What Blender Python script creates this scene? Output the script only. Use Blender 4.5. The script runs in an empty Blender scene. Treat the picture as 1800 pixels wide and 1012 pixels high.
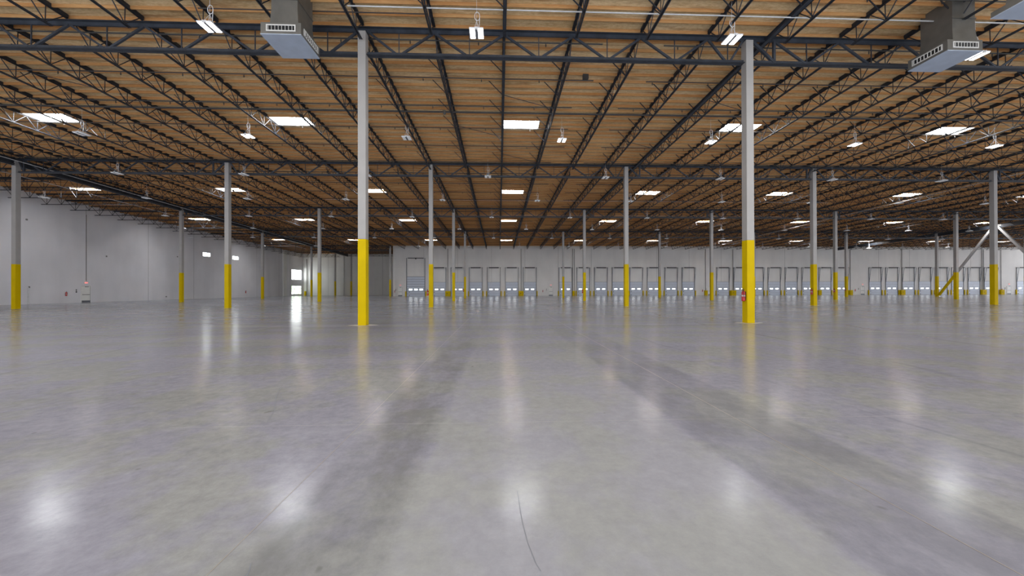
import bpy, math, random
from mathutils import Matrix, Vector
random.seed(7)
sc = bpy.context.scene
COL = sc.collection

# ------------------------------------------------------------------ camera, world, exposure
F_PX, YAW, PITCH, ROLL, EYE = 621.642, 0.0366, 0.0033, -0.0024, 1.5408
cam = bpy.data.cameras.new('camera'); cam.sensor_width = 36.0; cam.lens = F_PX / 1800 * 36.0
cam.clip_start = 0.05; cam.clip_end = 600
camo = bpy.data.objects.new('camera', cam); COL.objects.link(camo)
c_, s_ = math.cos(YAW), math.sin(YAW); cp, sp = math.cos(PITCH), math.sin(PITCH)
r_ = Vector((c_, -s_, 0)); f_ = Vector((s_*cp, c_*cp, sp)); u_ = Vector((-s_*sp, -c_*sp, cp))
cr, sr = math.cos(ROLL), math.sin(ROLL)
ax = r_*cr + u_*sr; up = u_*cr - r_*sr
camo.matrix_world = Matrix(((ax.x, up.x, -f_.x, 0), (ax.y, up.y, -f_.y, 0), (ax.z, up.z, -f_.z, EYE), (0, 0, 0, 1)))
sc.camera = camo
SKYLIGHT_E, LED_E, LITE_E, WORLD_E = 50.0, 9.0, 4.5, 2.6
w = bpy.data.worlds.new('world'); sc.world = w; w.use_nodes = True
w.node_tree.nodes['Background'].inputs[0].default_value = (0.86, 0.91, 1.0, 1)
w.node_tree.nodes['Background'].inputs[1].default_value = WORLD_E
sc.view_settings.view_transform = 'Standard'
try: sc.view_settings.look = 'None'
except Exception: pass
sc.view_settings.gamma = 1.0
sc.view_settings.use_curve_mapping = False
sc.view_settings.exposure = 0.0
sc.cycles.use_denoising = True
sc.cycles.max_bounces = 10
sc.cycles.diffuse_bounces = 6
sc.cycles.sample_clamp_indirect = 8.0
sc.cycles.caustics_reflective = False

# ------------------------------------------------------------------ layout (metres)
BX, X0, JX, JS = 17.07, -5.864, 0.25, 3.048          # column bay, column line 0, joist 0, joist pitch
ROWY = [15.51, 30.79, 46.07, 61.36]                   # girder rows
WALLY, BACKY, LEFTX, CORNX, RIGHTX = 80.72, 95.4, -51.8, -23.9, 132.0
SLOPE = 0.0245
def deck(y): return 13.08 - SLOPE*(y - 15.35)         # underside of the roof deck
def kx(k): return X0 + k*BX

# ------------------------------------------------------------------ materials
def nmat(name, base, rough=0.5, metal=0.0, emis=None, strength=0.0, spec=0.5):
    m = bpy.data.materials.new(name); m.use_nodes = True
    b = m.node_tree.nodes['Principled BSDF']
    b.inputs['Base Color'].default_value = (*base, 1)
    b.inputs['Roughness'].default_value = rough
    b.inputs['Metallic'].default_value = metal
    b.inputs['Specular IOR Level'].default_value = spec
    if emis:
        b.inputs['Emission Color'].default_value = (*emis, 1)
        b.inputs['Emission Strength'].default_value = strength
    return m
class G:
    """small node-graph helper"""
    def __init__(s, m): s.t = m.node_tree; s.b = s.t.nodes['Principled BSDF']
    def n(s, t, **kw):
        x = s.t.nodes.new(t)
        for k, v in kw.items(): setattr(x, k, v)
        return x
    def l(s, a, b): s.t.links.new(a, b)
    def coords(s, scale=(1, 1, 1), obj=False):
        g = s.n('ShaderNodeTexCoord') if obj else s.n('ShaderNodeNewGeometry')
        mp = s.n('ShaderNodeMapping'); mp.inputs['Scale'].default_value = scale
        s.l(g.outputs['Object' if obj else 'Position'], mp.inputs['Vector']); return mp.outputs[0]
    def noise(s, vec, scale, detail=4, rough=0.5):
        n = s.n('ShaderNodeTexNoise'); n.inputs['Scale'].default_value = scale
        n.inputs['Detail'].default_value = detail; n.inputs['Roughness'].default_value = rough
        s.l(vec, n.inputs['Vector']); return n.outputs['Fac']
    def ramp(s, fac, stops):
        r = s.n('ShaderNodeValToRGB'); e = r.color_ramp.elements
        while len(e) < len(stops): e.new(0.5)
        for el, (p, c) in zip(e, stops): el.position = p; el.color = (*c, 1) if len(c) == 3 else c
        s.l(fac, r.inputs[0]); return r.outputs[0]
    def mix(s, fac, a, b, mode='MIX'):
        m = s.n('ShaderNodeMix', data_type='RGBA', blend_type=mode)
        for sock, v in ((m.inputs[0], fac), (m.inputs[6], a), (m.inputs[7], b)):
            if hasattr(v, 'links'): s.l(v, sock)
            elif isinstance(v, (int, float)): sock.default_value = v
            else: sock.default_value = (*v, 1)
        return m.outputs[2]
    def math(s, op, a, b=None, c=None, clamp=False):
        m = s.n('ShaderNodeMath', operation=op); m.use_clamp = clamp
        for i, v in enumerate((a, b, c)):
            if v is None: continue
            if hasattr(v, 'links'): s.l(v, m.inputs[i])
            else: m.inputs[i].default_value = v
        return m.outputs[0]

def floor_mat():
    m = nmat('polished_concrete', (0.4, 0.4, 0.42), 0.2); g = G(m)
    P = g.coords()
    big = g.noise(P, 0.10, 3, 0.5); mid = g.noise(P, 0.9, 9, 0.68)
    st = g.noise(g.coords((1.0, 0.10, 1)), 0.6, 5, 0.6)          # troweling streaks along the building
    st2 = g.noise(g.coords((0.14, 1.2, 1)), 0.5, 5, 0.6)         # streaks across
    fine = g.noise(P, 7.0, 10, 0.78)
    col = g.ramp(mid, [(0.25, (0.29, 0.29, 0.315)), (0.5, (0.415, 0.415, 0.425)), (0.75, (0.50, 0.505, 0.49))])
    col = g.mix(0.55, col, g.ramp(st, [(0.3, (0.28, 0.28, 0.31)), (0.55, (0.43, 0.43, 0.44)), (0.75, (0.48, 0.48, 0.47))]))
    col = g.mix(0.45, col, g.ramp(st2, [(0.35, (0.24, 0.24, 0.28)), (0.55, (0.42, 0.42, 0.44)), (0.8, (0.47, 0.47, 0.47))]))
    col = g.mix(g.ramp(big, [(0.35, (0, 0, 0)), (0.65, (0.6, 0.6, 0.6))]), col, (0.43, 0.43, 0.47))
    col = g.mix(0.45, col, g.ramp(fine, [(0.3, (0.22, 0.22, 0.23)), (0.7, (0.57, 0.57, 0.57))]))
    tint = g.noise(P, 0.8, 5, 0.6)
    col = g.mix(0.75, col, g.mix(1.0, col, g.ramp(tint, [(0.44, (0.99, 1.01, 0.93)), (0.54, (0.97, 0.96, 1.10))]), 'MULTIPLY'))
    geo = g.n('ShaderNodeNewGeometry'); sx = g.n('ShaderNodeSeparateXYZ'); g.l(geo.outputs['Position'], sx.inputs[0])
    X, Y = sx.outputs[0], sx.outputs[1]
    # wandering offset so that pour edges are not ruler straight
    wob = g.math('MULTIPLY', g.math('SUBTRACT', g.noise(P, 1.3, 3), 0.5), 0.10)
    Xw = g.math('ADD', X, wob)
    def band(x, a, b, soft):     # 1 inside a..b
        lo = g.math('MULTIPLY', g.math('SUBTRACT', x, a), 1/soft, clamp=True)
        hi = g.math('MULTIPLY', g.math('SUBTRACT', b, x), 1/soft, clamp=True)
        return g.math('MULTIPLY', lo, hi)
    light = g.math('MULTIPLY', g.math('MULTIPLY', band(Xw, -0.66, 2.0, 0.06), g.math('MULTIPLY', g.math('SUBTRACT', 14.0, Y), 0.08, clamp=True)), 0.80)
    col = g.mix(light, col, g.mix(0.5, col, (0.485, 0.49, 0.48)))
    dk = g.ramp(g.noise(g.coords((1.4, 0.75, 1)), 1.1, 9, 0.7), [(0.44, (0, 0, 0)), (0.60, (1, 1, 1))])
    dk = g.math('MULTIPLY', g.math('ADD', g.math('MULTIPLY', dk, 0.6), 0.4), g.math('MULTIPLY', g.math('SUBTRACT', 16.0, Y), 0.1, clamp=True))
    dark1 = g.math('MULTIPLY', g.math('MULTIPLY', band(Xw, -1.50, -0.64, 0.16), dk), 0.62)
    dark2 = g.math('MULTIPLY', g.math('MULTIPLY', band(Xw, 2.0, 3.4, 0.08), dk), 0.62)
    col = g.mix(dark1, col, (0.20, 0.20, 0.20)); col = g.mix(dark2, col, (0.23, 0.23, 0.26))
    # tyre marks: long soft dark arcs
    for (a, b, wdt, amt) in ((7.2, -0.12, 0.10, .5), (11.5, -0.2, 0.14, .45), (-7.5, 0.25, 0.06, .35), (-12, 0.1, 0.10, .35), (4.8, 0.05, 0.05, .3)):
        xx = g.math('ADD', g.math('MULTIPLY', Y, b), X)
        xx = g.math('ADD', xx, g.math('MULTIPLY', g.noise(P, 0.16, 2), 2.2))
        d = g.math('ABSOLUTE', g.math('SUBTRACT', xx, a + 1.1))
        mk = g.math('MULTIPLY', g.math('SUBTRACT', wdt, d), 1/(wdt*0.6), clamp=True)
        mk = g.math('MULTIPLY', g.math('MULTIPLY', mk, g.ramp(g.noise(P, 0.5, 3), [(0.4, (0, 0, 0)), (0.6, (1, 1, 1))])), amt)
        col = g.mix(mk, col, (0.20, 0.20, 0.24))
    # dark spots and scuffs
    sp_ = g.ramp(g.noise(g.coords((1, 1, 0)), 4.3, 2), [(0.73, (0, 0, 0)), (0.77, (1, 1, 1))])
    col = g.mix(g.math('MULTIPLY', sp_, 0.45), col, (0.16, 0.16, 0.15))
    col = g.mix(1.0, col, (0.79, 0.81, 0.86), 'MULTIPLY')
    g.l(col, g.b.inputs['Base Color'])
    wear = g.ramp(g.noise(g.coords((0.25, 1.6, 1)), 0.55, 2, 0.5), [(0.30, (0.0, 0.0, 0.0)), (0.75, (1, 1, 1))])
    g.l(g.math('ADD', 0.125, g.math('ADD', g.math('MULTIPLY', st2, 0.06), g.math('MULTIPLY', wear, 0.05))), g.b.inputs['Roughness'])
    bp = g.n('ShaderNodeBump'); bp.inputs['Strength'].default_value = 0.02; bp.inputs['Distance'].default_value = 0.02
    g.l(g.noise(P, 2.5, 4), bp.inputs['Height']); g.l(bp.outputs[0], g.b.inputs['Normal'])
    g.b.inputs['Specular IOR Level'].default_value = 0.125
    return m

def osb_mat():
    m = nmat('osb_deck', (0.5, 0.35, 0.2), 0.85, spec=0.15); g = G(m)
    flakes = g.noise(g.coords((0.35, 1.0, 1)), 14, 6, 0.7)
    sheet = g.noise(g.coords((0.25, 0.82, 1)), 0.9, 3)
    streak = g.noise(g.coords((0.22, 2.2, 1)), 2.2, 5, 0.65)
    col = g.ramp(flakes, [(0.28, (0.44, 0.29, 0.13)), (0.5, (0.78, 0.58, 0.31)), (0.72, (0.95, 0.80, 0.52))])
    col = g.mix(0.4, col, g.ramp(sheet, [(0.3, (0.62, 0.43, 0.21)), (0.7, (0.92, 0.76, 0.50))]))
    col = g.mix(g.ramp(streak, [(0.50, (0, 0, 0)), (0.68, (0.75, 0.75, 0.75))]), col, (0.36, 0.18, 0.07))
    g.l(col, g.b.inputs['Base Color'])
    return m
def lumber_mat():
    m = nmat('purlin_lumber', (0.5, 0.3, 0.15), 0.8, spec=0.15); g = G(m)
    a = g.noise(g.coords((0.16, 1.6, 3)), 1.4, 4, 0.6); b = g.noise(g.coords((0.6, 3, 9)), 7, 4, 0.6)
    col = g.ramp(a, [(0.3, (0.46, 0.205, 0.065)), (0.5, (0.58, 0.30, 0.115)), (0.68, (0.70, 0.44, 0.20))])
    col = g.mix(0.3, col, g.ramp(b, [(0.35, (0.26, 0.12, 0.045)), (0.65, (0.66, 0.38, 0.17))]))
    g.l(col, g.b.inputs['Base Color']); return m
def wall_mat(name, base):
    m = nmat(name, base, 0.75, spec=0.2); g = G(m)
    n = g.noise(g.coords(), 0.35, 4); v = g.noise(g.coords((0.7, 0.7, 0.12)), 1.0, 4)
    lo = tuple(c*0.90 for c in base); hi = tuple(min(1, c*1.05) for c in base)
    col = g.mix(0.5, g.ramp(n, [(0.3, lo), (0.7, hi)]), g.ramp(v, [(0.3, lo), (0.7, hi)]))
    g.l(col, g.b.inputs['Base Color']); return m
def varied(name, base, rough, metal=0.0, amt=0.12, scale=3.0, spec=0.5):
    m = nmat(name, base, rough, metal, spec=spec); g = G(m)
    n = g.noise(g.coords(), scale, 4)
    g.l(g.ramp(n, [(0.3, tuple(c*(1-amt) for c in base)), (0.7, tuple(min(1, c*(1+amt)) for c in base))]), g.b.inputs['Base Color'])
    return m
M = dict(
    floor=floor_mat(), osb=osb_mat(), lumber=lumber_mat(),
    wall=wall_mat('painted_concrete_panel', (0.80, 0.79, 0.765)),
    wall_l=wall_mat('painted_concrete_side', (0.76, 0.755, 0.78)),
    steel=varied('dark_primer_steel', (0.023, 0.027, 0.036), 0.5, 0.0, 0.3, 4),
    steel_g=varied('dark_girder_steel', (0.036, 0.043, 0.056), 0.45, 0.0, 0.3, 3),
    pipe=varied('dark_sprinkler_pipe', (0.045, 0.042, 0.04), 0.5),
    white_pipe=varied('light_conduit', (0.62, 0.62, 0.62), 0.4),
    colpaint=varied('column_grey_paint', (0.385, 0.37, 0.355), 0.45, amt=0.05, scale=1.5),
    yellow=varied('safety_yellow_paint', (0.64, 0.455, 0.0), 0.45, amt=0.05, scale=1.5, spec=0.08),
    galv=varied('galvanised_sheet', (0.17, 0.165, 0.15), 0.42, 0.35, 0.12, 2.5),
    galv_b=varied('blue_grey_sheet', (0.46, 0.53, 0.64), 0.45, 0.1, 0.08, 2),
    grille=nmat('off_white_grille', (0.70, 0.69, 0.66), 0.5),
    dark=nmat('opening_shade_black', (0.008, 0.008, 0.009), 0.8),
    black=nmat('black_rubber', (0.015, 0.015, 0.018), 0.6),
    red=nmat('extinguisher_red', (0.50, 0.018, 0.015), 0.3),
    label=nmat('paper_label', (0.60, 0.56, 0.55), 0.6),
    door=varied('blue_grey_door_panel', (0.62, 0.67, 0.76), 0.45, amt=0.04),
    doorline=nmat('door_seam', (0.20, 0.22, 0.26), 0.6),
    exitdoor=varied('white_steel_door', (0.82, 0.82, 0.78), 0.45, amt=0.03),
    gap=nmat('grey_joint_sealant', (0.22, 0.21, 0.20), 0.8),  # plain dark grey for panel joints, downpipes and wall boxes
    joint=nmat('pale_joint_filler', (0.40, 0.40, 0.38), 0.5),
    jointw=nmat('tan_joint_filler', (0.42, 0.38, 0.33), 0.5),
    grout=varied('pale_grout', (0.66, 0.64, 0.61), 0.35),
    track=nmat('galvanised_track', (0.14, 0.15, 0.17), 0.45, 0.3),
    frame=nmat('window_frame_grey', (0.45, 0.46, 0.47), 0.4),
    led=nmat('led_lit_panel', (0.9, 0.9, 0.9), 0.4, emis=(1.0, 0.97, 0.93), strength=LED_E),
    ledoff=nmat('led_unlit_faint_glow', (0.85, 0.86, 0.88), 0.35, emis=(1.0, 0.98, 0.95), strength=0.12),  # switched off, but a faint painted-in glow keeps the panel pale
    fixture=nmat('white_fixture', (0.75, 0.76, 0.78), 0.35),
    sky=nmat('skylight_lens', (0.9, 0.9, 0.9), 0.5, emis=(0.97, 0.98, 1.0), strength=SKYLIGHT_E),
    lite=nmat('door_lite_daylight', (0.8, 0.8, 0.8), 0.3, emis=(0.95, 0.99, 1.0), strength=LITE_E),
    exitred=nmat('exit_sign_red', (0.8, 0.2, 0.2), 0.4, emis=(1.0, 0.16, 0.14), strength=2.6),
    signwhite=nmat('exit_sign_housing', (0.78, 0.76, 0.74), 0.4),
)
def window_mat(name, green, E):
    m = nmat(name, (0.1, 0.1, 0.1), 0.1, emis=(0.95, 1, 1), strength=E); g = G(m)
    if green:
        n = g.noise(g.coords(), 1.1, 5)
        g.l(g.ramp(n, [(0.42, (0.36, 0.48, 0.30)), (0.56, (0.95, 1.0, 0.97))]), g.b.inputs['Emission Color'])
    return m
M['win'] = window_mat('window_daylight', False, 11.0); M['winl'] = window_mat('window_daylight_large', False, 8.0); M['wing'] = window_mat('window_daylight_trees', True, 3.2)

# ------------------------------------------------------------------ mesh helpers
class MB:
    def __init__(s): s.v = []; s.f = []
    def box(s, x0, x1, y0, y1, z0, z1):
        b = len(s.v)
        s.v += [(x0, y0, z0), (x1, y0, z0), (x1, y1, z0), (x0, y1, z0), (x0, y0, z1), (x1, y0, z1), (x1, y1, z1), (x0, y1, z1)]
        s.f += [tuple(b+i for i in q) for q in ((0, 3, 2, 1), (4, 5, 6, 7), (0, 1, 5, 4), (1, 2, 6, 5), (2, 3, 7, 6), (3, 0, 4, 7))]
        return s
    def bar(s, p, q, w, h=None, upv=(0, 0, 1)):
        """box-section bar from p to q"""
        h = h or w; p = Vector(p); q = Vector(q); d = (q-p).normalized(); u = Vector(upv)
        if abs(d.dot(u)) > 0.98: u = Vector((1, 0, 0))
        sd = d.cross(u).normalized(); u = sd.cross(d).normalized(); b = len(s.v)
        for e in (p, q):
            for a, c in ((-1, -1), (1, -1), (1, 1), (-1, 1)): s.v.append(tuple(e + sd*(a*w/2) + u*(c*h/2)))
        s.f += [tuple(b+i for i in r) for r in ((0, 3, 2, 1), (4, 5, 6, 7), (0, 1, 5, 4), (1, 2, 6, 5), (2, 3, 7, 6), (3, 0, 4, 7))]
        return s
    def tube(s, pts, r, n=8, cap=True):
        pts = [Vector(p) for p in pts]; b = len(s.v); rings = []
        for i, p in enumerate(pts):
            d = (pts[min(i+1, len(pts)-1)] - pts[max(i-1, 0)]).normalized()
            u = Vector((0, 0, 1)) if abs(d.z) < 0.9 else Vector((1, 0, 0))
            sd = d.cross(u).normalized(); u = sd.cross(d).normalized()
            rr = r[i] if isinstance(r, (list, tuple)) else r
            for k in range(n):
                a = 2*math.pi*k/n; s.v.append(tuple(p + sd*(math.cos(a)*rr) + u*(math.sin(a)*rr)))
        for i in range(len(pts)-1):
            for k in range(n):
                k2 = (k+1) % n; s.f.append((b+i*n+k, b+i*n+k2, b+(i+1)*n+k2, b+(i+1)*n+k))
        if cap:
            s.f.append(tuple(b+k for k in range(n))[::-1]); e = b+(len(pts)-1)*n; s.f.append(tuple(e+k for k in range(n)))
        return s
    def quad(s, *p):
        b = len(s.v); s.v += [tuple(x) for x in p]; s.f.append(tuple(range(b, b+len(p)))); return s
    def mesh(s, name, mat):
        me = bpy.data.meshes.new(name); me.from_pydata(s.v, [], s.f); me.materials.append(M[mat] if isinstance(mat, str) else mat)
        me.update(); return me
def link(name, data, parent=None, loc=(0, 0, 0), rot=(0, 0, 0)):
    o = bpy.data.objects.new(name, data); COL.objects.link(o)
    if parent is not None: o.parent = parent
    o.location = loc; o.rotation_euler = rot; return o
def obj(name, mb, mat, parent=None, loc=(0, 0, 0), rot=(0, 0, 0), label=None, bevel=0.0):
    o = link(name, mb.mesh(name, mat), parent, loc, rot)
    if label: o['label'] = label
    if bevel:
        bm = o.modifiers.new('bevel', 'BEVEL'); bm.width = bevel; bm.segments = 2; bm.limit_method = 'ANGLE'
    return o
def tag(o, label, cat, group=None, kind='thing'):
    o['label'] = label; o['category'] = cat; o['kind'] = kind
    if group: o['group'] = group
    return o
def thing(name, label, cat, loc=(0, 0, 0), rot=(0, 0, 0), group=None):
    return tag(link(name, None, None, loc, rot), label, cat, group)
def dup(root, loc, rot=None, label=None, group=None):
    r = root.copy(); COL.objects.link(r); r.location = loc
    if rot is not None: r.rotation_euler = rot
    if label: r['label'] = label
    if group: r['group'] = group
    for ch in root.children:
        c = ch.copy(); COL.objects.link(c); c.parent = r
        for g in ch.children:
            d = g.copy(); COL.objects.link(d); d.parent = c
    return r
def struct(name, mb, mat, parent=None, **kw):
    o = obj(name, mb, mat, parent, **kw)
    if parent is None: o['kind'] = 'structure'
    return o
ORD = ['zeroth', 'first', 'second', 'third', 'fourth', 'fifth', 'sixth', 'seventh', 'eighth', 'ninth', 'tenth', 'eleventh', 'twelfth',
       'thirteenth', 'fourteenth', 'fifteenth', 'sixteenth', 'seventeenth', 'eighteenth', 'nineteenth', 'twentieth']
def ordn(n):
    if n <= 20: return ORD[n]
    return {2: 'twenty', 3: 'thirty', 4: 'forty'}[n//10] + '-' + ORD[n % 10] if n % 10 else {3: 'thirtieth', 4: 'fortieth'}[n//10]
def side(n, what='centre'):
    if n == 0: return 'at the centre'
    return ('%s %s of centre' % (ordn(abs(n)), 'left' if n < 0 else 'right'))

# ------------------------------------------------------------------ floor
fl = MB().quad((LEFTX, -3, 0), (RIGHTX, -3, 0), (RIGHTX, BACKY, 0), (LEFTX, BACKY, 0))
floor = struct('floor', fl, 'floor')
def strip(p, q, wdt, mat, label=None):
    p = Vector((*p, 0.0015)); q = Vector((*q, 0.0015)); d = (q-p).normalized(); n_ = Vector((-d.y, d.x, 0))*wdt/2
    return obj('floor_joint', MB().quad(p-n_, q-n_, q+n_, p+n_), mat, floor, label=label)
strip((-1.58, -2), (-1.58, 60), 0.004, 'jointw', 'pale tan joint line running away on the left')
strip((2.80, -2), (2.80, 60), 0.006, 'jointw', 'pale tan joint line running away on the right')
strip((-3.7, 4.1), (6, 4.1), 0.0035, 'joint', 'pale joint line running across the floor')
strip((-40, 15.2), (60, 15.2), 0.02, 'joint')
strip((-50, 30.5), (80, 30.5), 0.03, 'joint')
strip((-9.4, 13), (-9.4, 80), 0.012, 'joint'); strip((11.0, 13), (24.0, 8.2), 0.02, 'joint')
# hairline cracks and scuff marks in the slab
def crack(pts, wdt):
    mb = MB(); pts = [Vector((x, y, 0.0012)) for x, y in pts]
    for a, b in zip(pts[:-1], pts[1:]):
        d = (b-a).normalized(); n_ = Vector((-d.y, d.x, 0))*wdt/2; mb.quad(a-n_, b-n_, b+n_, a+n_)
    return obj('floor_crack', mb, 'doorline', floor)
crack([(0.135, 2.70), (0.15, 2.35), (0.165, 2.2), (0.17, 2.15), (0.205, 1.98), (0.225, 1.93)], 0.004)
crack([(-3.55, 6.3), (-3.5, 5.9), (-3.35, 5.5), (-3.15, 5.1), (-2.85, 4.6), (-2.70, 4.2)], 0.007)
crack([(-1.40, 2.05), (-1.37, 1.99), (-1.355, 1.93)], 0.006)

# ------------------------------------------------------------------ walls
def panel_wall(name, mat, u0, u1, z0, z1f, place, holes):
    """wall as boxes round its openings; place(u0,u1,z0,z1)->box args; z1f = height"""
    us = sorted({u0, u1, *[h[0] for h in holes], *[h[1] for h in holes]})
    mb = MB()
    for a, b in zip(us[:-1], us[1:]):
        hs = sorted([(h[2], h[3]) for h in holes if h[0] <= a and h[1] >= b]); z = z0
        for (c, d) in hs:
            mb.box(*place(a, b, z, c)); z = d
        mb.box(*place(a, b, z, z1f))
    return struct(name, mb, mat)
LW = [(63.85, 65.45, 7.45, 8.17), (70.75, 72.3, 7.45, 8.17), (90.3, 94.8, 4.1, 6.65), (90.3, 94.8, 0.35, 2.55)]
wl = panel_wall('wall_left', 'wall_l', -2, BACKY+.25, 0, 14.0, lambda a, b, c, d: (LEFTX-0.25, LEFTX, a, b, c, d), LW)
wd = struct('wall_dock', MB().box(CORNX, RIGHTX, WALLY, WALLY+0.25, 0, deck(WALLY)+0.05), 'wall')
wb = struct('wall_back', MB().box(LEFTX, CORNX+.25, BACKY, BACKY+0.25, 0, deck(BACKY)+0.05), 'wall')
wr = struct('wall_return', MB().box(CORNX, CORNX+0.25, WALLY+0.25, BACKY, 0, deck(WALLY)+0.02), 'wall')
for X in [-17.0+7.65*i for i in range(0, 19)]:
    obj('panel_joint', MB().box(X-0.018, X+0.018, WALLY-0.004, WALLY, 0, deck(WALLY)-0.2), 'gap', wd)
for Y in (20, 28.3, 36.6, 46.3, 54.2, 62, 69.8, 77.6, 85.2, 89.6):
    obj('panel_joint', MB().box(LEFTX, LEFTX+0.004, Y-0.018, Y+0.018, 2.7 if abs(Y-46.3) < .1 else 0, deck(Y)-0.2), 'gap', wl)
for X in (-47.5, -45.2, -40.9, -35.2, -31):
    obj('panel_joint', MB().box(X-0.02, X+0.02, BACKY-0.004, BACKY, 0, deck(BACKY)-0.2), 'gap', wb)
# pilasters
struct('trim_1', MB().box(LEFTX+0.002, LEFTX+0.35, 86.6, 87.7, 0, deck(87)-0.25), 'wall')
struct('trim_2', MB().box(-41.9, -41.0, BACKY-0.45, BACKY-0.002, 0, deck(BACKY)-0.25), 'wall')
struct('trim_3', MB().box(-38.4, -37.4, BACKY-0.45, BACKY-0.002, 0, deck(BACKY)-0.25), 'wall')
# pale ledger band along the top of the dock wall
struct('trim_4', MB().box(CORNX, RIGHTX, WALLY-0.10, WALLY-0.002, deck(WALLY)-0.62, deck(WALLY)-0.42), 'wall')

# windows of the left wall
for i, (a, b, c, d) in enumerate(LW):
    wn = link('window_%d' % (i+1), None, None, (LEFTX, a, c)); wn['kind'] = 'structure'
    L, H = b-a, d-c
    fr = MB(); t = 0.05
    fr.box(-.2, -.1, 0, L, 0, t).box(-.2, -.1, 0, L, H-t, H).box(-.2, -.1, 0, t, t, H-t).box(-.2, -.1, L-t, L, t, H-t)
    if i >= 2:
        for q in range(1, 3): fr.box(-.2, -.1, L*q/3-.03, L*q/3+.03, t, H-t)
        for q in range(1, 3): fr.box(-.195, -.105, t, L-t, H*q/3-.03, H*q/3+.03)
    obj('window_frame', fr, 'frame', wn)
    obj('pane', MB().box(-.17, -.15, t, L-t, t, H-t), 'wing' if i == 3 else ('winl' if i == 2 else 'win'), wn)

# ------------------------------------------------------------------ skylight grid and roof deck
PUR = 0.6096
SKY = [(23.43, 'R1'), (38.67, 'R2'), (53.30, 'R3'), (71.59, 'R4')]
SKX = [JX + 15.24*i for i in range(-3, 9)]
sky_list = []
for r, (y, nm) in enumerate(SKY):
    for i in range(-3, 9):
        x = JX + 15.24*i
        lim = {0: (-2, 2), 1: (-3, 4), 2: (-3, 6), 3: (-3, 7)}[r]
        if lim[0] <= i <= lim[1] and x+2.6 < RIGHTX: sky_list.append((x, y, i, r))
holes = [(x+0.06, x+2.50, y, y+2*PUR) for x, y, i, r in sky_list]
extra = [(JX+15.24*i+.06, JX+15.24*i+2.50, yy, yy+2*PUR) for i in (-2, -1, 0, 1, 2, 3) for yy in (8.19,)]
YD0, YD1 = -8.0, BACKY+0.25
ys = sorted({YD0, YD1, *[h[2] for h in holes+extra], *[h[3] for h in holes+extra]})
dm = MB()
for a, b in zip(ys[:-1], ys[1:]):
    hs = sorted((h[0], h[1]) for h in holes+extra if h[2] <= a+1e-6 and h[3] >= b-1e-6); x = LEFTX-.25
    for c, d in hs + [(RIGHTX, RIGHTX)]:
        if c > x: dm.quad((x, a, deck(a)), (x, b, deck(b)), (c, b, deck(b)), (c, a, deck(a)))
        x = d
ceil = struct('ceiling', dm, 'osb')
n_p = 0; far = MB(); yp = 23.43 - 18*PUR
while yp < BACKY-0.1:
    z = deck(yp); mb = MB() if n_p < 99 else far
    xe = RIGHTX if yp < WALLY else CORNX
    cut = sorted((h[0], h[1]) for h in holes if abs((h[2]+h[3])/2 - yp) < 0.05 and h[2] < 30); x = LEFTX+0.01
    for c, d in cut + [(xe, xe)]:
        if c > x: mb.box(x, c, yp-0.019, yp+0.019, z-0.14, z-0.001)
        x = d
    if n_p < 99: obj('roof_purlin', mb, 'lumber', ceil)
    n_p += 1; yp += PUR
fo = obj('roof_purlin', far, 'lumber', ceil); fo['kind'] = 'stuff'

# skylights
SKN = ['between the first and second girders', 'between the second and third girders', 'between the third and fourth girders', 'beyond the fourth girder']
def make_skylight():
    r = thing('skylight', '', 'skylight', group='rooftop skylights in the plywood deck')
    W_, L_ = 2.44, 2*PUR; f = MB()
    t = 0.04
    f.box(0, W_, 0, t, -.15, .30).box(0, W_, L_-t, L_, -.15, .30).box(0, t, t, L_-t, -.15, .30).box(W_-t, W_, t, L_-t, -.15, .30)
    obj('curb', f, 'grille', r)
    # shallow double-bubble lens
    l = MB(); n = 8; zz = lambda u, v: 0.10 + 0.16*math.sin(math.pi*u)*math.sin(math.pi*v)
    for i in range(n):
        for j in range(n):
            P = lambda a, b: (t+(W_-2*t)*a/n, t+(L_-2*t)*b/n, zz(a/n, b/n))
            l.quad(P(i, j), P(i, j+1), P(i+1, j+1), P(i+1, j))
    obj('lens', l, 'sky', r)
    return r
sk0 = make_skylight(); first = True
for x, y, i, r in sky_list:
    lab = 'bright white rectangular skylight %s, %s' % (side(i), SKN[r])
    loc = (x+0.06, y, deck(y))
    if first: sk0.location = loc; sk0.rotation_euler = (-SLOPE, 0, 0); sk0['label'] = lab; first = False
    else: dup(sk0, loc, (-SLOPE, 0, 0), lab)
# the rows overhead and behind the camera, which light the near floor
for h in extra:
    dup(sk0, (h[0], h[2], deck(h[2])), (-SLOPE, 0, 0), 'bright white rectangular skylight overhead, in front of the first girder', 'skylights overhead')

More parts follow.
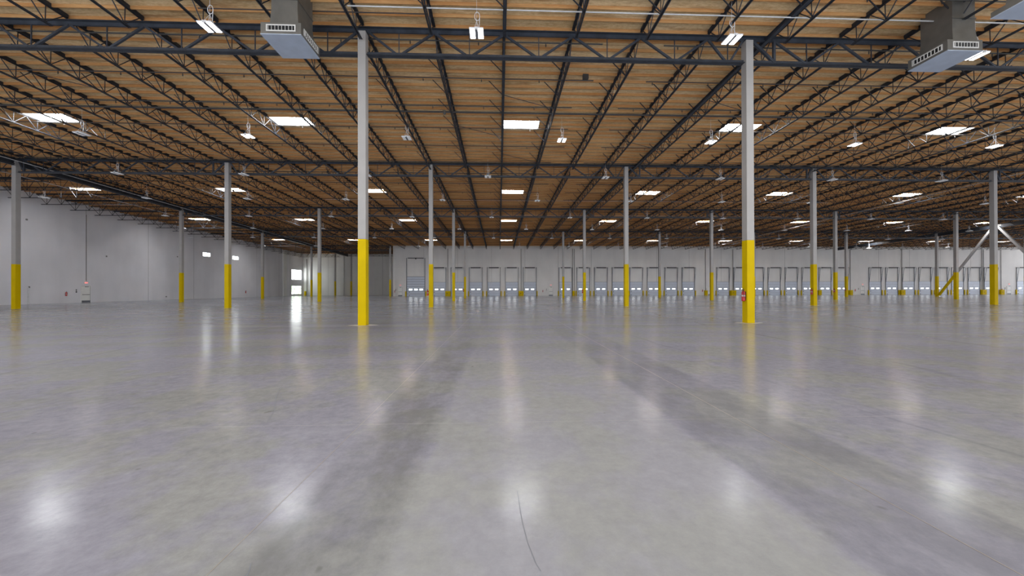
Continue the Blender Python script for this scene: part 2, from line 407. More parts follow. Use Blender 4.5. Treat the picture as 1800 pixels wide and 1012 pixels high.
# ------------------------------------------------------------------ open-web joists
def make_joist(L, label, braces=True, D=0.90):
    """origin at the deck underside at the near end, runs along +y"""
    r = thing('roof_joist', label, 'joist')
    a, b = 0.14, L-0.14
    tc = MB()
    for s in (-1, 1):
        x0, x1 = sorted((s*0.012, s*0.065))
        tc.box(x0, x1, a-.1, b+.1, -.150, -.142); xx = sorted((s*0.012, s*0.020)); tc.box(*xx, a-.1, b+.1, -.205, -.150)
    obj('top_chord', tc, 'steel', r)
    obj('shaded_nailer', MB().box(-.045, .045, a-.1, b+.1, -.141, -.002), 'steel', r)  # wood strip; the shadow on it is put into its dark colour
    bc = MB(); zb = -D+.04
    for s in (-1, 1):
        xx = sorted((s*0.012, s*0.020)); bc.box(*xx, 0.55, L-0.55, -D, -D+.065)
        xx = sorted((s*0.012, s*0.070)); bc.box(*xx, 0.55, L-0.55, -D, -D+.008)
    obj('bottom_chord', bc, 'steel', r)
    e = .75 if D < 1 else 1.15
    n = max(2, round((L-2*e)/(1.145 if D < 1 else 1.6))); st = (L-2*e)/n; web = MB()
    web.bar((0, 0.18, -.19), (0, e, zb), .032)
    for k in range(n):
        y0 = e+k*st
        web.bar((0, y0, zb), (0, y0+st/2, -.18), .030); web.bar((0, y0+st/2, -.18), (0, y0+st, zb), .030)
        if k: web.bar((0, y0, zb), (0, y0, -.18), .024)
    web.bar((0, L-e, zb), (0, L-.18, -.19), .032)
    web.bar((0, e, zb), (0, e, -.18), .024); web.bar((0, L-e, zb), (0, L-e, -.18), .024)
    obj('web', web, 'steel', r)
    if braces:
        bm = MB().bar((0, 0, -.86), (-.80, 0, -.04), .035, .035, (0, 1, 0)).mesh('knee_brace', 'steel')
        k = 0; y = 1.9
        while y < L-0.8: link('knee_brace', bm, r, (0, y, 0)); y += 1.9
    return r
def joist_row(y0, y1, n0, n1, where, braces=True, w0=None):
    L = y1-y0; proto = None
    for n in range(n0, n1+1):
        x = JX + n*JS
        lab = 'dark steel roof joist, %s, %s' % (side(n), where)
        loc = (x, y0, deck(y0)); rot = (-math.atan(SLOPE), 0, 0)
        if proto is None:
            proto = make_joist(L, lab, braces); proto.location = loc; proto.rotation_euler = rot; proto['group'] = 'roof joists ' + where
        else: dup(proto, loc, rot, lab)
joist_row(0.22, ROWY[0]-.02, -7, 8, 'in front of the first girder')
joist_row(ROWY[0]+.02, ROWY[1]-.02, -13, 16, 'between first and second girders')
joist_row(ROWY[1]+.02, ROWY[2]-.02, -13, 24, 'between second and third girders')
joist_row(ROWY[2]+.02, ROWY[3]-.02, -13, 33, 'between third and fourth girders')
joist_row(ROWY[3]+.02, WALLY-.02, -13, 42, 'beyond the fourth girder', False)
for j in [o for o in COL.objects if o.name.startswith('roof_joist') and abs(o.location.x-(JX-2*JS)) < .01]:
    Lb = 15.25
    e = MB()
    for s in (-1, 1):
        xx = sorted((s*0.012, s*0.070)); e.box(*xx, Lb-.56, Lb-.20, -.90, -.892)
        xx = sorted((s*0.012, s*0.020)); e.box(*xx, Lb-.56, Lb-.20, -.892, -.835)
    if j.location.y < 50: obj('chord_extension', e, 'steel', j)
# cross joists spanning between the left wall, the leftmost column line and the dock wall corner
CJ = [28.1+2.68*i for i in range(7)] + [46.75+2.68*i for i in range(18)]
def cross_row(x0, x1, ys, where, D):
    proto = None
    for i, y in enumerate(ys):
        lab = 'dark steel cross joist, %s from the front, %s' % (ordn(i+1), where)
        loc = (x0, y, deck(y)); rot = (0, 0, -math.pi/2)
        if proto is None:
            proto = make_joist(x1-x0, lab, False, D); proto.location = loc; proto.rotation_euler = rot; proto['group'] = 'cross joists ' + where
            proto.name = 'cross_joist'
        else: dup(proto, loc, rot, lab)
cross_row(LEFTX+.01, kx(-2)-.12, CJ, 'against the left wall', 1.30)
cross_row(kx(-2)-.10+.24, CORNX-.01, [81.2+2.4*i for i in range(6)], 'over the far corner', 1.0)

# ------------------------------------------------------------------ girders (trusses carrying the joists)
GN = ['first', 'second', 'third', 'fourth', 'far left']
def girder(xa, xb, y, label, group, coff=True):
    r = thing('truss_girder', label, 'truss', (xa, y, deck(y)), group=group)
    L = xb-xa; a = 0.19 if coff else 0.02; b = L-a
    tc = MB(); zt = -.24
    for s in (-1, 1):
        q = sorted((s*.014, s*.15)); tc.box(0, L, *q, zt-.016, zt)
        q = sorted((s*.014, s*.030)); tc.box(0, L, *q, zt-.17, zt-.016)
    obj('top_chord', tc, 'steel_g', r)
    bc = MB()
    for s in (-1, 1):
        q = sorted((s*.014, s*.13)); bc.box(a, b, *q, -1.42, -1.404)
        q = sorted((s*.014, s*.030)); bc.box(a, b, *q, -1.404, -1.265)
    obj('bottom_chord', bc, 'steel_g', r)
    zt2, zb = -.36, -1.33
    nodes = []
    n = math.ceil((xa - JX)/JS - 0.10)
    while JX+n*JS < xb+0.3: nodes.append(JX+n*JS-xa); n += 1
    nodes = [q for q in nodes if -0.3 < q < L+0.3]
    def diag(x1, z1, x2, z2, w=.085): obj('diagonal', MB().bar((x1, 0, z1), (x2, 0, z2), w, w*.9, (0, 1, 0)), 'steel_g', r)
    def vert(x, w=.035): obj('hanger', MB().bar((x, 0, zt2), (x, 0, zb), w), 'steel_g', r)
    tops = list(nodes)
    if not tops or tops[0] > 0.3: tops = [0.0] + tops
    if tops[-1] < L-0.3: tops = tops + [L]
    for p, q in zip(tops[:-1], tops[1:]):
        e0, e1 = p, q
        if p < 0.31: e0 = max(p, 0.20)
        if q > L-0.31: e1 = min(q, L-0.20)
        if q-p < 1.5 and p < 0.31: diag(e0, zt2, q, zb, .11); vert(q, .10)
        elif q-p < 1.5: diag(p, zb, e1, zt2, .11); vert(p, .10)
        else:
            m = (p+q)/2; diag(e0, zt2, m-.10, zb); diag(m+.10, zb, e1, zt2); vert(m)
    return r
for row, (k0, k1) in enumerate(((-2, 2), (-2, 4), (-2, 5), (-2, 6))):
    y = ROWY[row]
    for k in range(k0, k1):
        xa = max(kx(k), LEFTX+.02); xb = kx(k+1)
        girder(xa, xb, y, 'dark steel girder truss, %s row, bay %s' % (GN[row], side(k)), '%s row of girder trusses' % GN[row])
girder(-41.2, CORNX, 79.3, 'dark steel girder truss between the dock wall corner and its left column', 'far corner girders')

# ------------------------------------------------------------------ columns
CB = 0.335; YH = 3.70
def make_column(H, label, group):
    r = thing('support_column', label, 'column', group=group); h = CB/2
    obj('shaft', MB().box(-h, h, -h, h, YH, H), 'colpaint', r, bevel=0.012, label='light grey upper shaft')
    obj('painted_base', MB().box(-h-.004, h+.004, -h-.004, h+.004, 0.004, YH+.003), 'yellow', r, bevel=0.014, label='safety yellow lower part')
    obj('cap_plate', MB().box(-h-.03, h+.03, -h-.02, h+.02, H, H+.02), 'steel_g', r)
    return r
CR = ['first', 'second', 'third', 'fourth']
colset = {0: range(-1, 3), 1: range(-2, 4), 2: range(-2, 5), 3: range(-2, 7)}
COLS = {}
for row, ks in colset.items():
    y = ROWY[row]; proto = None
    for k in ks:
        if row == 3 and False: continue
        lab = 'grey steel column with yellow base, %s row back, line %s' % (CR[row], side(k))
        if proto is None: proto = make_column(deck(y)-.43, lab, 'columns of the %s row' % CR[row]); proto.location = (kx(k), y, 0); o = proto
        else: o = dup(proto, (kx(k), y, 0), None, lab)
        COLS[(row, k)] = o
for (x, y, lab) in ((-41.2, 79.3, 'slim grey column with yellow base right of the corner windows'),
                    (-42.3, 93.0, 'grey column with yellow base before the lit back wall'),
                    (-38.9, 94.6, 'grey column with yellow base beside the nearest left column'),
                    (CORNX-.2, 79.3, 'grey column with yellow base at the dock wall corner')):
    o = make_column(deck(y)-.43, lab, 'far corner columns'); o.location = (x, y, 0)
# grouted diamonds round the two nearest columns and thin ones further back
for (row, k), o in COLS.items():
    if row > 1: continue
    d = 0.68 if row == 0 else 0.6; x, y = kx(k), ROWY[row]
    obj('column_blockout', MB().quad((x-d, y, .002), (x, y-d*.6, .002), (x+d, y, .002), (x, y+d*.6, .002)), 'grout', floor, label='pale diamond of grout')

# chevron brace between the third and fourth rows on the right
bx = kx(5); ya, yb = 46.07, ROWY[3]; ym = (ya+yb)/2; zt = deck(ym)-.62
def brace(y0, y1, lab):
    r = thing('diagonal_brace', lab, 'brace', group='chevron braces on the right')
    p = Vector((bx, y0, .25)); q = Vector((bx, y1, zt)); d = q-p; t = (YH+.05-.25)/d.z; m = p+d*t
    obj('lower_tube', MB().bar(p, m, .29, .29, (1, 0, 0)), 'yellow', r, label='yellow lower part')
    obj('upper_tube', MB().bar(m, q, .28, .28, (1, 0, 0)), 'colpaint', r, label='light grey upper part')
brace(yb-.25, ym+.18, 'grey diagonal brace with yellow foot rising from a far right column')
brace(ya+.25, ym-.18, 'grey diagonal brace running down past the right edge')
g_ = obj('gusset_plate', MB().box(bx-.03, bx+.03, ym-.6, ym+.6, zt-.15, zt+.25), 'colpaint')
tag(g_, 'light grey gusset plate where the two diagonal braces meet', 'bracket')
# the column that stands at the front foot of the brace, just out of frame
o = dup(COLS[(2, 4)], (bx, ya, 0), None, 'grey steel column with yellow base at the nearer brace foot'); o['group'] = 'brace columns'
# collector beams along the column lines
def line_beam(x, y0, y1, zoff, w_, h_, lab):
    r = thing('collector_beam', lab, 'beam', group='collector beams under the deck')
    mb = MB()
    def seg(a, b, dx0, dx1, dz0, dz1):
        A, B = deck(a)+zoff, deck(b)+zoff; v = len(mb.v)
        mb.v += [(x+dx0, a, A+dz0), (x+dx1, a, A+dz0), (x+dx1, b, B+dz0), (x+dx0, b, B+dz0), (x+dx0, a, A+dz1), (x+dx1, a, A+dz1), (x+dx1, b, B+dz1), (x+dx0, b, B+dz1)]
        mb.f += [tuple(v+i for i in q) for q in ((0, 3, 2, 1), (4, 5, 6, 7), (0, 1, 5, 4), (1, 2, 6, 5), (2, 3, 7, 6), (3, 0, 4, 7))]
    seg(y0, y1, -w_/2, w_/2, -h_, -h_+.02); seg(y0, y1, -w_/2, w_/2, -.02, 0); seg(y0, y1, -.012, .012, -h_+.02, -.02)
    obj('flanged_beam', mb, 'steel_g', r); return r
line_beam(kx(-2)+.02, 15.7, BACKY-.1, -.24, .24, .62, 'dark steel beam along the leftmost column line')
line_beam(bx, 31, 80.6, -.45, .24, .58, 'dark steel beam above the diagonal braces')
line_beam(12.44-.42, .4, 61.2, -.30, .16, .20, 'dark steel tie beam beside the joist right of the near right column')

# ------------------------------------------------------------------ light fittings
def make_led(lit):
    r = thing('ceiling_light', '', 'ceiling light', group='lit high bay lights' if lit else 'unlit high bay lights')
    obj('housing', MB().box(-.27, .27, -.29, .29, 0.008, .05).box(-.06, .06, -.25, .25, .05, .10), 'fixture', r, bevel=.006)
    for s in (-1, 1):
        a, b = sorted((s*.065, s*.25))
        obj('diffuser', MB().box(a, b, -.26, .26, -.012, .007), 'led' if lit else 'ledoff', r)
    obj('dark_gap_strip', MB().box(-.05, .05, -.28, .28, -.004, .006), 'track', r)  # added strip, its dark colour stands for the shaded gap between panels
    obj('sensor', MB().tube([(0, -.31, .03), (0, -.31, -.03), (0, -.31, -.05)], [.04, .04, .015], 10), 'fixture', r)
    cab = MB()
    for sy in (-.2, .2):
        cab.tube([(-.1, sy, .05), (0, 0, .50)], .006, 5).tube([(.1, sy, .05), (0, 0, .50)], .006, 5)
    cab.tube([(0, 0, .50), (0, 0, 1.6199)], .006, 5)
    obj('hanging_wire', cab, 'fixture', r)
    loop = [(0.10*math.cos(t*.5236)+.02, .0, .68+.17*math.sin(t*.5236)) for t in range(13)]
    obj('power_cord', MB().tube(loop+[(.10, 0, .3), (.05, 0, .08)], .012, 6), 'fixture', r)
    return r
lon, loff = make_led(True), make_led(False); used = {True: False, False: False}
LIT_POS = [(-10.95, 13.8), (-.85, 13.8), (9.34, 13.8), (20.45, 14.4), (-15.9, 23.0), (4.13, 23.0), (14.1, 23.0), (24.14, 23.1), (34.13, 23.1), (78.6, 72.3)]
LP = []
def near(x, y): return any(abs(x-a) < 2 and abs(y-b) < 2 for a, b in LIT_POS)
for x, y in LIT_POS: LP.append((x, y, True))
ROWN = {13.8: 'in front of the first girder', 23.0: 'between the first and second girders', 30.15: 'by the second girder', 37.5: 'between the second and third girders',
        45.35: 'by the third girder', 53.2: 'between the third and fourth girders', 61.1: 'just before the fourth girder', 70.9: 'beyond the fourth girder'}
for (y, x0, st, i0, i1) in ((23.0, 4.1, 10.03, -3, 3), (30.15, -.93, 10.12, -4, 4), (37.5, 4.1, 10.03, -5, 5), (45.35, -.93, 10.1, -4, 6),
                            (53.2, 4.1, 10.03, -5, 7), (61.1, -.93, 10.13, -5, 8), (70.9, 4.1, 10.03, -5, 9)):
    for i in range(i0, i1+1):
        if not near(x0+i*st, y): LP.append((x0+i*st, y, False))
LP.sort(key=lambda q: (q[1], q[0]))
for x, y, lit in LP:
    p = lon if lit else loff
    yy = min(ROWN, key=lambda q: abs(q-y)); rowx = sorted(q[0] for q in LP if min(ROWN, key=lambda w_: abs(w_-q[1])) == yy)
    lab = '%s high bay light, %s from the left, %s' % ('glowing' if lit else 'unlit white', ordn(rowx.index(x)+1), ROWN[yy])
    loc = (x, y, deck(y)-1.62)
    if not used[lit]: p.location = loc; p['label'] = lab; used[lit] = True
    else: dup(p, loc, None, lab)

# ------------------------------------------------------------------ ceiling air units
def make_unit(loc, lab, low=False):
    r = thing('ceiling_air_unit', lab, 'air duct', loc, group='ceiling hung air units')
    W_, D_, H_ = 1.46, 1.36, (.20 if low else .44)
    obj('plenum_box', MB().box(0, W_, 0, D_, .01, H_), 'galv', r, bevel=.01)
    obj('base_panel', MB().box(-.004, W_+.004, -.004, D_+.004, -.012, .01), 'galv_b', r, label='blue-grey flat bottom panel')
    nk = MB(); a, b = .33, W_-.13
    ztop = deck(loc[1]) - loc[2] - .01
    lo = [(a-.03, .06, H_), (b, .06, H_), (b, D_-.15, H_), (a-.03, D_-.15, H_)]; hi = [(a, .10, H_+.55), (b-.05, .10, H_+.55), (b-.05, D_-.2, H_+.55), (a, D_-.2, H_+.55)]
    tp = [(p[0], p[1], ztop) for p in hi]
    for A, B in ((lo, hi), (hi, tp)):
        for i in range(4): j = (i+1) % 4; nk.quad(A[i], A[j], B[j], B[i])
    obj('riser_duct', nk, 'galv', r)
    obj('duct_flange', MB().box(a-.03, b-.02, .07, .10, H_+.9, H_+.94).box(b-.05, b-.02, .1, D_-.2, H_+.9, H_+.94), 'galv', r)
    def grille(rot, off, L):
        fr = MB(); t = .04; hh = .25
        fr.box(0, L, -.02, 0, 0, t).box(0, L, -.02, 0, hh-t, hh).box(0, t, -.02, 0, t, hh-t).box(L-t, L, -.02, 0, t, hh-t)
        n = 8
        g = obj('grille', fr, 'grille', r, loc=off, rot=(0, 0, rot), label='off-white air grille')
        bl = MB()
        for i in range(n):
            x = t+(L-2*t)*(i+.5)/n; bl.bar((x-.02, -.016, t), (x-.02, -.016, hh-t), .045, .008)
        obj('louvre', bl, 'grille', g)
        obj('opening_shade', MB().box(t, L-t, -.004, -.001, t, hh-t), 'dark', g)  # black plate on the box; paints the shade inside the grille
    if low: return r
    grille(0, (.21, -.001, .10), 1.06)
    grille(math.pi/2, (W_+.001, .18, .10), 1.04)
    grille(-math.pi/2, (-.001, D_-.16, .10), 1.04)
    return r
make_unit((-8.73, 13.27, 10.93), 'grey sheet metal air unit hanging near the near left column')
make_unit((17.72, 13.29, 10.93), 'grey sheet metal air unit hanging right of the near right column')
make_unit((17.16, 10.33, 10.93), 'grey sheet metal air unit cut by the top right corner', True)

# ------------------------------------------------------------------ sprinkler pipes and conduits
def hpipe(x0, x1, y, drop, r, lab, cat, mat, group, heads=0, name='sprinkler_pipe'):
    z = deck(y)-drop
    t = tag(obj(name, MB().tube([(x0, y, z), (x1, y, z)], r, 8), mat), lab, cat, group)
    if heads:
        hm = MB().tube([(0, 0, 0), (0, 0, -.07)], .018, 6).tube([(0, 0, -.07), (0, 0, -.085)], .035, 8).tube([(0, 0, -.10), (0, 0, -.14)], [.012, .03], 6).mesh('sprinkler_head', mat)
        x = math.ceil((x0+1.0)/3.048)*3.048-.9
        while x < x1-.3:
            if x > x0+.3: link('sprinkler_head', hm, t, (x, y, z-r*.8))
            x += 3.048
    return t
py = [15.95, 18.65, 21.35, 24.1, 26.95, 30.1]
py += [32.9+2.9*i for i in range(16)]
for i, y in enumerate(py):
    h = y < 47
    xr = min(RIGHTX-1, y*1.75+6)
    bay = ['first', 'second', 'third', 'fourth', 'fifth', 'sixth'][i] if i < 6 else ordn(i+1)
    j = .35*math.sin(i*2.1)
    hpipe(LEFTX+.3, 4.75+j, y, .36, .03, 'dark thin sprinkler pipe, %s line from the front, left half' % bay, 'pipe', 'pipe', 'left sprinkler lines', h)
    hpipe(7.6+j, xr, y, .36, .03, 'dark thin sprinkler pipe, %s line from the front, right half' % bay, 'pipe', 'pipe', 'right sprinkler lines', h)
hpipe(-12, -2.9, 14.55, .30, .022, 'short dark sprinkler pipe above the near left column', 'pipe', 'pipe', None)
hpipe(10, 22, 13.2, .30, .022, 'short dark sprinkler pipe above the near right column', 'pipe', 'pipe', None, 2)
for y, lab in ((22.0, 'thick dark sprinkler main just before the first skylights'), (59.5, 'thick dark sprinkler main beyond the third girder')):
    hpipe(LEFTX+.3, min(100, y*1.9), y, .40, .055, lab, 'pipe', 'pipe', None, 0, 'sprinkler_main')
z = 12.62
o = tag(obj('conduit', MB().tube([(-5.9, 14.0, z), (30, 14.0, z)], .026, 8), 'white_pipe'), 'long pale conduit crossing just in front of the first girder', 'pipe')
o = tag(obj('conduit', MB().tube([(-7.0, 13.6, 12.62), (-5.9, 13.6, 12.62)], .016, 6), 'white_pipe'), 'short pale conduit beside the left air unit', 'pipe')
for xx, y0, y1, dz, lab, mat in ((46.6, 24, 80.5, .95, 'long pale pipe running away over the right columns', 'white_pipe'),
                            (-38.0, 24, 79, .98, 'pale pipe running away along the left beam', 'white_pipe'),
                            (-42.2, 26, 79, 1.05, 'pale pipe running away left of the leftmost columns', 'white_pipe')):
    tag(obj('long_pipe', MB().tube([(xx, y0, deck(y0)-dz), (xx, y1, deck(y1)-dz)], .028, 8), mat), lab, 'pipe')
for yy, lab in ((41.5, 'thin pale conduit under the deck beyond the second girder'), (48.9, 'thin pale conduit under the deck beyond the third girder')):
    tag(obj('conduit', MB().tube([(-20, yy, deck(yy)-.5), (40, yy, deck(yy)-.5)], .014, 6), 'white_pipe'), lab, 'pipe')
# valve cluster on the second joist left of centre
v = thing('valve_assembly', 'small valve assembly on the sprinkler main left of centre', 'valve', (-3.35, 22.0, deck(22)-.42))
obj('valve_body', MB().tube([(0, 0, -.1), (0, 0, .1)], .09, 10).box(-.25, .4, -.03, .03, -.03, .03), 'galv', v)
obj('hand_wheel', MB().tube([(-.18+.10*math.cos(t*.6283), -.12, .10*math.sin(t*.6283)) for t in range(11)], .012, 6), 'galv', v)
# bridging rods between bottom and top chords
BR = [(-1, 0, 24.0), (0, 1, 20.3), (0, 1, 28.6), (3, 4, 26.0), (-2, -1, 33.5), (0, 1, 33.2), (-1, 0, 12.6), (4, 5, 20.5), (-8, -7, 19.0)]
for n0, n1, y in BR:
    xa, xb = JX+n0*JS, JX+n1*JS
    o = obj('bridging_rod', MB().tube([(xa+.02, y, deck(y)-.26), (xb-.02, y+.35, deck(y)-.84)], .018, 6), 'steel')
    tag(o, 'dark sloping bridging rod, joist %s, %s' % (side(n0), 'overhead' if y < 15 else 'near the first girder' if y < 22 else 'just beyond the second girder' if y > 30 else 'just before the second girder' if y > 27 else 'in mid bay'), 'rod')
# junction box hung under the deck
tag(obj('junction_box', MB().box(4.45, 4.75, 18.45, 18.6, deck(18.5)-.36, deck(18.5)-.12), 'pipe'), 'small dark box at the end of a sprinkler pipe near centre', 'box')

# ------------------------------------------------------------------ dock doors
DX0, DS = -6.6866, 4.1049
def make_dock_door(name):
    """origin at floor, left edge of the panel, wall face; panel width 2.75, height 3.1; faces -y"""
    r = link(name, None); r['kind'] = 'structure'
    W_, H_ = 2.80, 3.12
    p = obj('door_panel', MB().box(0, W_, -.07, -.02, 0.02, H_), 'door', r, label='blue-grey sectional panel')
    sm = MB()
    for k in range(1, 5): sm.box(0.01, W_-.01, -.073, -.069, H_*k/5-.012, H_*k/5+.012)
    sm.box(0, W_, -.074, -.02, H_, H_+.05)
    obj('panel_seam', sm, 'doorline', p)
    for x in (.42, 1.72):
        l = obj('lite', MB().box(x, x+.66, -.080, -.071, 1.39, 1.63), 'lite', r, label='small bright daylight pane')
    for z in (.18, .90): obj('bumper', MB().tube([(.24, -.071, z), (.24, -.13, z)], .085, 10), 'black', r)
    for s, x in ((0, -.09), (1, W_+.09)):
        obj('track', MB().box(x-.035, x+.035, -.12, -.04, 0, 6.42).box(x-.07, x+.07, -.14, -.03, 6.36, 6.5), 'track', r)
        tl = MB().bar((x, -.12, 3.0), (x, -.48, 6.42), .05, .06).bar((x, -.05, 6.42), (x, -.50, 6.42), .05)
        tl.bar((x, -.05, 4.8), (x, -.30, 4.8), .035)
        obj('inclined_track', tl, 'track', r)
        xg = x + (-.17 if s == 0 else .17)
        obj('track_guard', MB().box(xg-.11, xg+.11, -.20, -.03, 0.0, 1.12), 'yellow', r, label='yellow track guard', bevel=.02)
    obj('counterbalance_spring', MB().tube([(.28, -.46, 6.42), (W_-.28, -.46, 6.42)], .11, 10), 'black', r, label='black spring tube')
    obj('shaft', MB().tube([(-.1, -.46, 6.42), (W_+.1, -.46, 6.42)], .025, 6), 'track', r)
    return r
idx = [i for i in range(-1, 33) if i not in (4, 13, 22, 31)]
idx = [-1] + [i for i in idx if i >= 0]
gaps = {4, 13, 22, 31}
doorpx = []
first_d = None; dn = 0
for i in [0-2, 0-1] + [i for i in range(0, 34) if i not in gaps]:
    x = DX0 + i*DS
    dn += 1
    if first_d is None:
        first_d = make_dock_door('door_1'); first_d.location = (x, WALLY, 0)
    else:
        o = dup(first_d, (x, WALLY, 0)); o.name = 'door_%d' % dn
# tall drive-in door
t = link('door_%d' % (dn+1), None, None, (-20.75, WALLY, 0)); t['kind'] = 'structure'
W_, H_ = 3.92, 4.37
p = obj('door_panel', MB().box(0, W_, -.07, -.02, 0.02, H_), 'door', t, label='tall blue-grey sectional panel')
sm = MB()
for k in range(1, 8): sm.box(0.01, W_-.01, -.075, -.069, H_*k/8-.035, H_*k/8+.035)
sm.box(0, W_, -.078, -.02, H_-.03, H_+.07); obj('panel_seam', sm, 'doorline', p)
for x in (.45, 1.62, 2.79): obj('lite', MB().box(x, x+.72, -.084, -.074, 1.36, 1.66), 'lite', t, label='small bright daylight pane')
for zz in (.18, .90): obj('bumper', MB().tube([(.5, -.071, zz), (.5, -.13, zz)], .085, 10), 'black', t)
for s, x in ((0, -.09), (1, W_+.09)):
    obj('track', MB().box(x-.045, x+.045, -.14, -.04, 0, 8.62), 'track', t)
    xg = x+(-.17 if s == 0 else .22); obj('track_guard', MB().box(xg-.13, xg+.13, -.24, -.03, 0, 1.12), 'yellow', t, bevel=.02)
obj('counterbalance_spring', MB().tube([(.2, -.16, 8.6), (W_-.2, -.16, 8.6)], .075, 10).box(W_/2-.12, W_/2+.12, -.2, -.03, 8.35, 8.65), 'black', t)

# yellow guard boxes and the downpipes behind them
GB = [(-12.15, -11.0, 1), (4.5, 5.6, 1), (16.82, 17.36, 2), (47.75, 48.35, 1), (54.0, 55.15, 1), (75.05, 75.7, 0), (82.65, 83.3, 1), (95.2, 96.2, 1), (115.4, 116.45, 2), (120.1, 120.95, 1)]
for n, (a, b, pipes) in enumerate(GB):
    wh = 'beside the tall door' if n == 0 else '%s from the left along the dock wall' % ordn(n+1)
    g = thing('guard_box', 'yellow steel guard box with dark port, %s' % wh, 'guard', (a, WALLY-.45, 0), group='yellow guard boxes')
    obj('shell', MB().box(0, b-a, 0, .44, 0, 1.14), 'yellow', g, bevel=.02)
    if b-a > .8: obj('port', MB().box((b-a)*.3, (b-a)*.45, -.005, 0, .48, .66), 'black', g)
    for q in range(pipes):
        xp = (a+b)/2 + (q-.5*(pipes-1))*.42
        tag(obj('downpipe', MB().tube([(xp, WALLY-.12, 1.15), (xp, WALLY-.12, deck(WALLY)-.75)], .055, 8), 'gap'), 'grey vertical downpipe above the %s yellow guard box%s' % (ordn(n+1), '' if pipes == 1 else (', left one' if q == 0 else ', right one')), 'pipe')

# ------------------------------------------------------------------ exits, signs, alarms, extinguishers
def letters(mb, text, x0, z0, h, y):
    """block capitals EXIT out of bars, facing -y"""
    w = h*.55; t = h*.16; x = x0
    for ch in text:
        def b(x1, x2, z1, z2): mb.box(x+x1*w, x+x2*w, y-.004, y, z0+z1*h, z0+z2*h)
        if ch == 'E':
            b(0, .25, 0, 1); b(.25, 1, 0, .16); b(.25, .85, .42, .58); b(.25, 1, .84, 1)
        elif ch == 'X':
            mb.bar((x+.1*w, y-.002, z0), (x+.9*w, y-.002, z0+h), t, .004, (0, 1, 0)); mb.bar((x+.9*w, y-.002, z0), (x+.1*w, y-.002, z0+h), t, .004, (0, 1, 0))
        elif ch == 'I': b(.38, .62, 0, 1)
        elif ch == 'T': b(.38, .62, 0, .84); b(0, 1, .84, 1)
        x += w*1.25
ndoor = [dn+1]
def exit_set(x, y, rot, where, first=False):
    ndoor[0] += 1
    d = link('door_%d' % ndoor[0], None, None, (x, y, 0), (0, 0, rot)); d['kind'] = 'structure'
    obj('door_leaf', MB().box(-.46, .46, -.05, -.003, .02, 2.04), 'exitdoor', d)
    obj('door_frame', MB().box(-.52, -.465, -.06, -.003, 0, 2.10).box(.49, .54, -.06, -.003, 0, 2.10).box(-.465, .49, -.06, -.003, 2.06, 2.10), 'exitdoor', d)
    obj('door_gap', MB().box(.46, .49, -.058, -.003, 0, 2.06).box(-.46, .46, -.056, -.003, 2.035, 2.06), 'doorline', d)
    obj('kick_plate', MB().box(-.45, .45, -.058, -.05, .02, .25), 'track', d)
    obj('panic_bar', MB().box(-.38, .38, -.11, -.05, .96, 1.02), 'galv', d)
    obj('door_closer', MB().box(-.1, .25, -.11, -.05, 1.93, 2.0), 'track', d)
    R = Matrix.Rotation(rot, 4, 'Z')
    def at(dx, dz, dy=0): v = R @ Vector((dx, dy, 0)); return (x+v.x, y+v.y, dz)
    s = thing('exit_sign', 'red glowing exit sign above the exit door %s' % where, 'sign', at(.02, 2.36), (0, 0, rot), 'exit signs')
    obj('sign_housing', MB().box(-.17, .17, -.05, -.003, 0, .22), 'signwhite', s)
    lt = MB(); letters(lt, 'EXIT', -.135, .045, .13, -.052); obj('sign_letters', lt, 'exitred', s, label='glowing red letters reading EXIT')
    for sx in (-.1, .1): obj('emergency_lamp', MB().tube([(sx, -.04, .27), (sx, -.1, .25)], [.035, .05], 8), 'exitred' if False else 'signwhite', s)
    a = thing('alarm_panel', 'dark alarm pull station, exit %s' % where, 'alarm', at(-.98, 1.25), (0, 0, rot), 'alarm stations')
    obj('pull_box', MB().box(-.05, .05, -.06, -.003, 0, .16), 'black', a); obj('strobe', MB().box(-.045, .045, -.05, -.003, .24, .38), 'black', a)
    return at
EXT = [None]
def extinguisher(loc, rot, lab, group='fire extinguishers'):
    if EXT[0] is None:
        e = thing('fire_extinguisher', lab, 'fire extinguisher', loc, (0, 0, rot), group); EXT[0] = e
        obj('cylinder', MB().tube([(0, -.10, .02), (0, -.10, .0), (0, -.10, .03), (0, -.10, .38), (0, -.10, .43), (0, -.10, .46)], [.03, .06, .072, .072, .055, .025], 14), 'red', e)
        obj('valve_handle', MB().tube([(0, -.10, .46), (0, -.10, .50)], .02, 8).box(-.012, .012, -.17, -.06, .50, .52).box(-.012, .012, -.16, -.07, .535, .55), 'black', e)
        obj('hose', MB().tube([(0, -.12, .48), (.06, -.14, .44), (.085, -.13, .30), (.08, -.12, .14)], .011, 6), 'black', e)
        obj('paper_tag', MB().tube([(0, -.10, .21), (0, -.10, .275)], .0735, 14, False), 'label', e, label='white label band')
        obj('wall_bracket', MB().box(-.03, .03, -.035, -.001, .06, .42), 'black', e)
        return e
    return dup(EXT[0], loc, (0, 0, rot), lab, group)
def cap1(k): return k
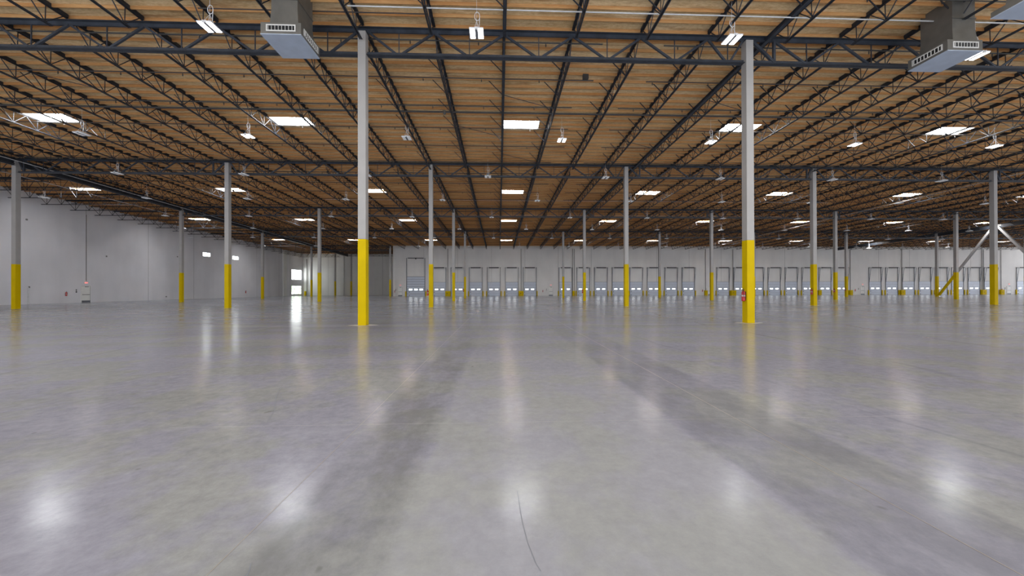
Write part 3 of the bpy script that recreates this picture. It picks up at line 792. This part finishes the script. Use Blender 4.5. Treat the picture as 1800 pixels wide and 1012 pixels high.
# on the left faces of columns (rot -90: faces -x)
h = CB/2+.006
for (row, k, z0, lab) in ((0, 1, .98, 'red fire extinguisher on the near right column'), (1, 0, 1.0, 'red fire extinguisher on the slim column before the tall door'),
                    (1, 2, 1.0, 'red fire extinguisher on the second row column right of the near right column'), (2, 2+1, 1.0, 'red fire extinguisher on the third row column beside the slim far pair'),
                    (2, 1, 1.0, 'red fire extinguisher on the third row column right of the central doors'), (3, 4, 1.1, 'red fire extinguisher on the fourth row column by the yellow guard'),
                    (3, 0, 1.1, 'red fire extinguisher on the fourth row column left of centre')):
    extinguisher((kx(k)-h, ROWY[row]+(-.06 if row == 0 else -.09), z0), -math.pi/2, lab)
for a in (-22.3, 11.85, 49.15, 86.05, 122.65):
    nm = {-22.3: 'left of the tall door', 11.85: 'near the centre of the dock wall', 49.15: 'behind a third row column', 86.05: 'between the right-hand dock door groups', 122.65: 'at the far right'}[a]
    f = exit_set(a, WALLY, 0, nm)
    extinguisher(f(-1.85 if a > -20 else -1.2, .85), 0, 'red fire extinguisher, exit %s' % nm)
f = exit_set(LEFTX, 46.25, math.pi/2, 'on the left wall')
extinguisher((LEFTX, 44.2, .85), math.pi/2, 'red fire extinguisher on the left wall beside the exit')
extinguisher((LEFTX, 74.2, .85), math.pi/2, 'red fire extinguisher on the left wall beyond the high windows')
tag(obj('conduit', MB().tube([(LEFTX+.02, 46.33, 2.7), (LEFTX+.02, 46.33, 11.0)], .022, 6), 'gap'), 'thin grey conduit rising from the exit sign on the left wall', 'pipe')
tag(obj('downpipe', MB().tube([(LEFTX+.06, 40.8, 0), (LEFTX+.06, 40.8, 1.95)], .04, 8), 'white_pipe'), 'short pale pipe on the left wall behind the leftmost column', 'pipe')
for (y, z, lab) in ((40.7, 9.3, 'upper small grey box on the left wall near the leftmost column'), (40.9, 1.9, 'lower small grey box on the left wall near the leftmost column'),
                    (58.9, 6.9, 'small grey box high on the left wall before the high windows'), (48.6, 6.0, 'small grey box on the left wall right of the exit'), (57.0, .5, 'small grey outlet low on the left wall')):
    tag(obj('wall_box', MB().box(LEFTX, LEFTX+.06, y-.07, y+.07, z-.09, z+.09), 'gap'), lab, 'box', 'small wall boxes')
# corner bollard and pipe by the far left windows
bo = thing('bollard', 'small bright yellow bollard in the far left corner', 'bollard', (-50.7, 94.5, 0))
obj('post', MB().tube([(0, 0, 0), (0, 0, 1.05), (0, 0, 1.15), (0, 0, 1.18)], [.26, .26, .18, .02], 14), 'yellow', bo)
tag(obj('downpipe', MB().tube([(-50.7, 95.2, 0), (-50.7, 95.2, 9.6)], .09, 8), 'gap'), 'grey pipe in the far left corner behind the bollard', 'pipe')
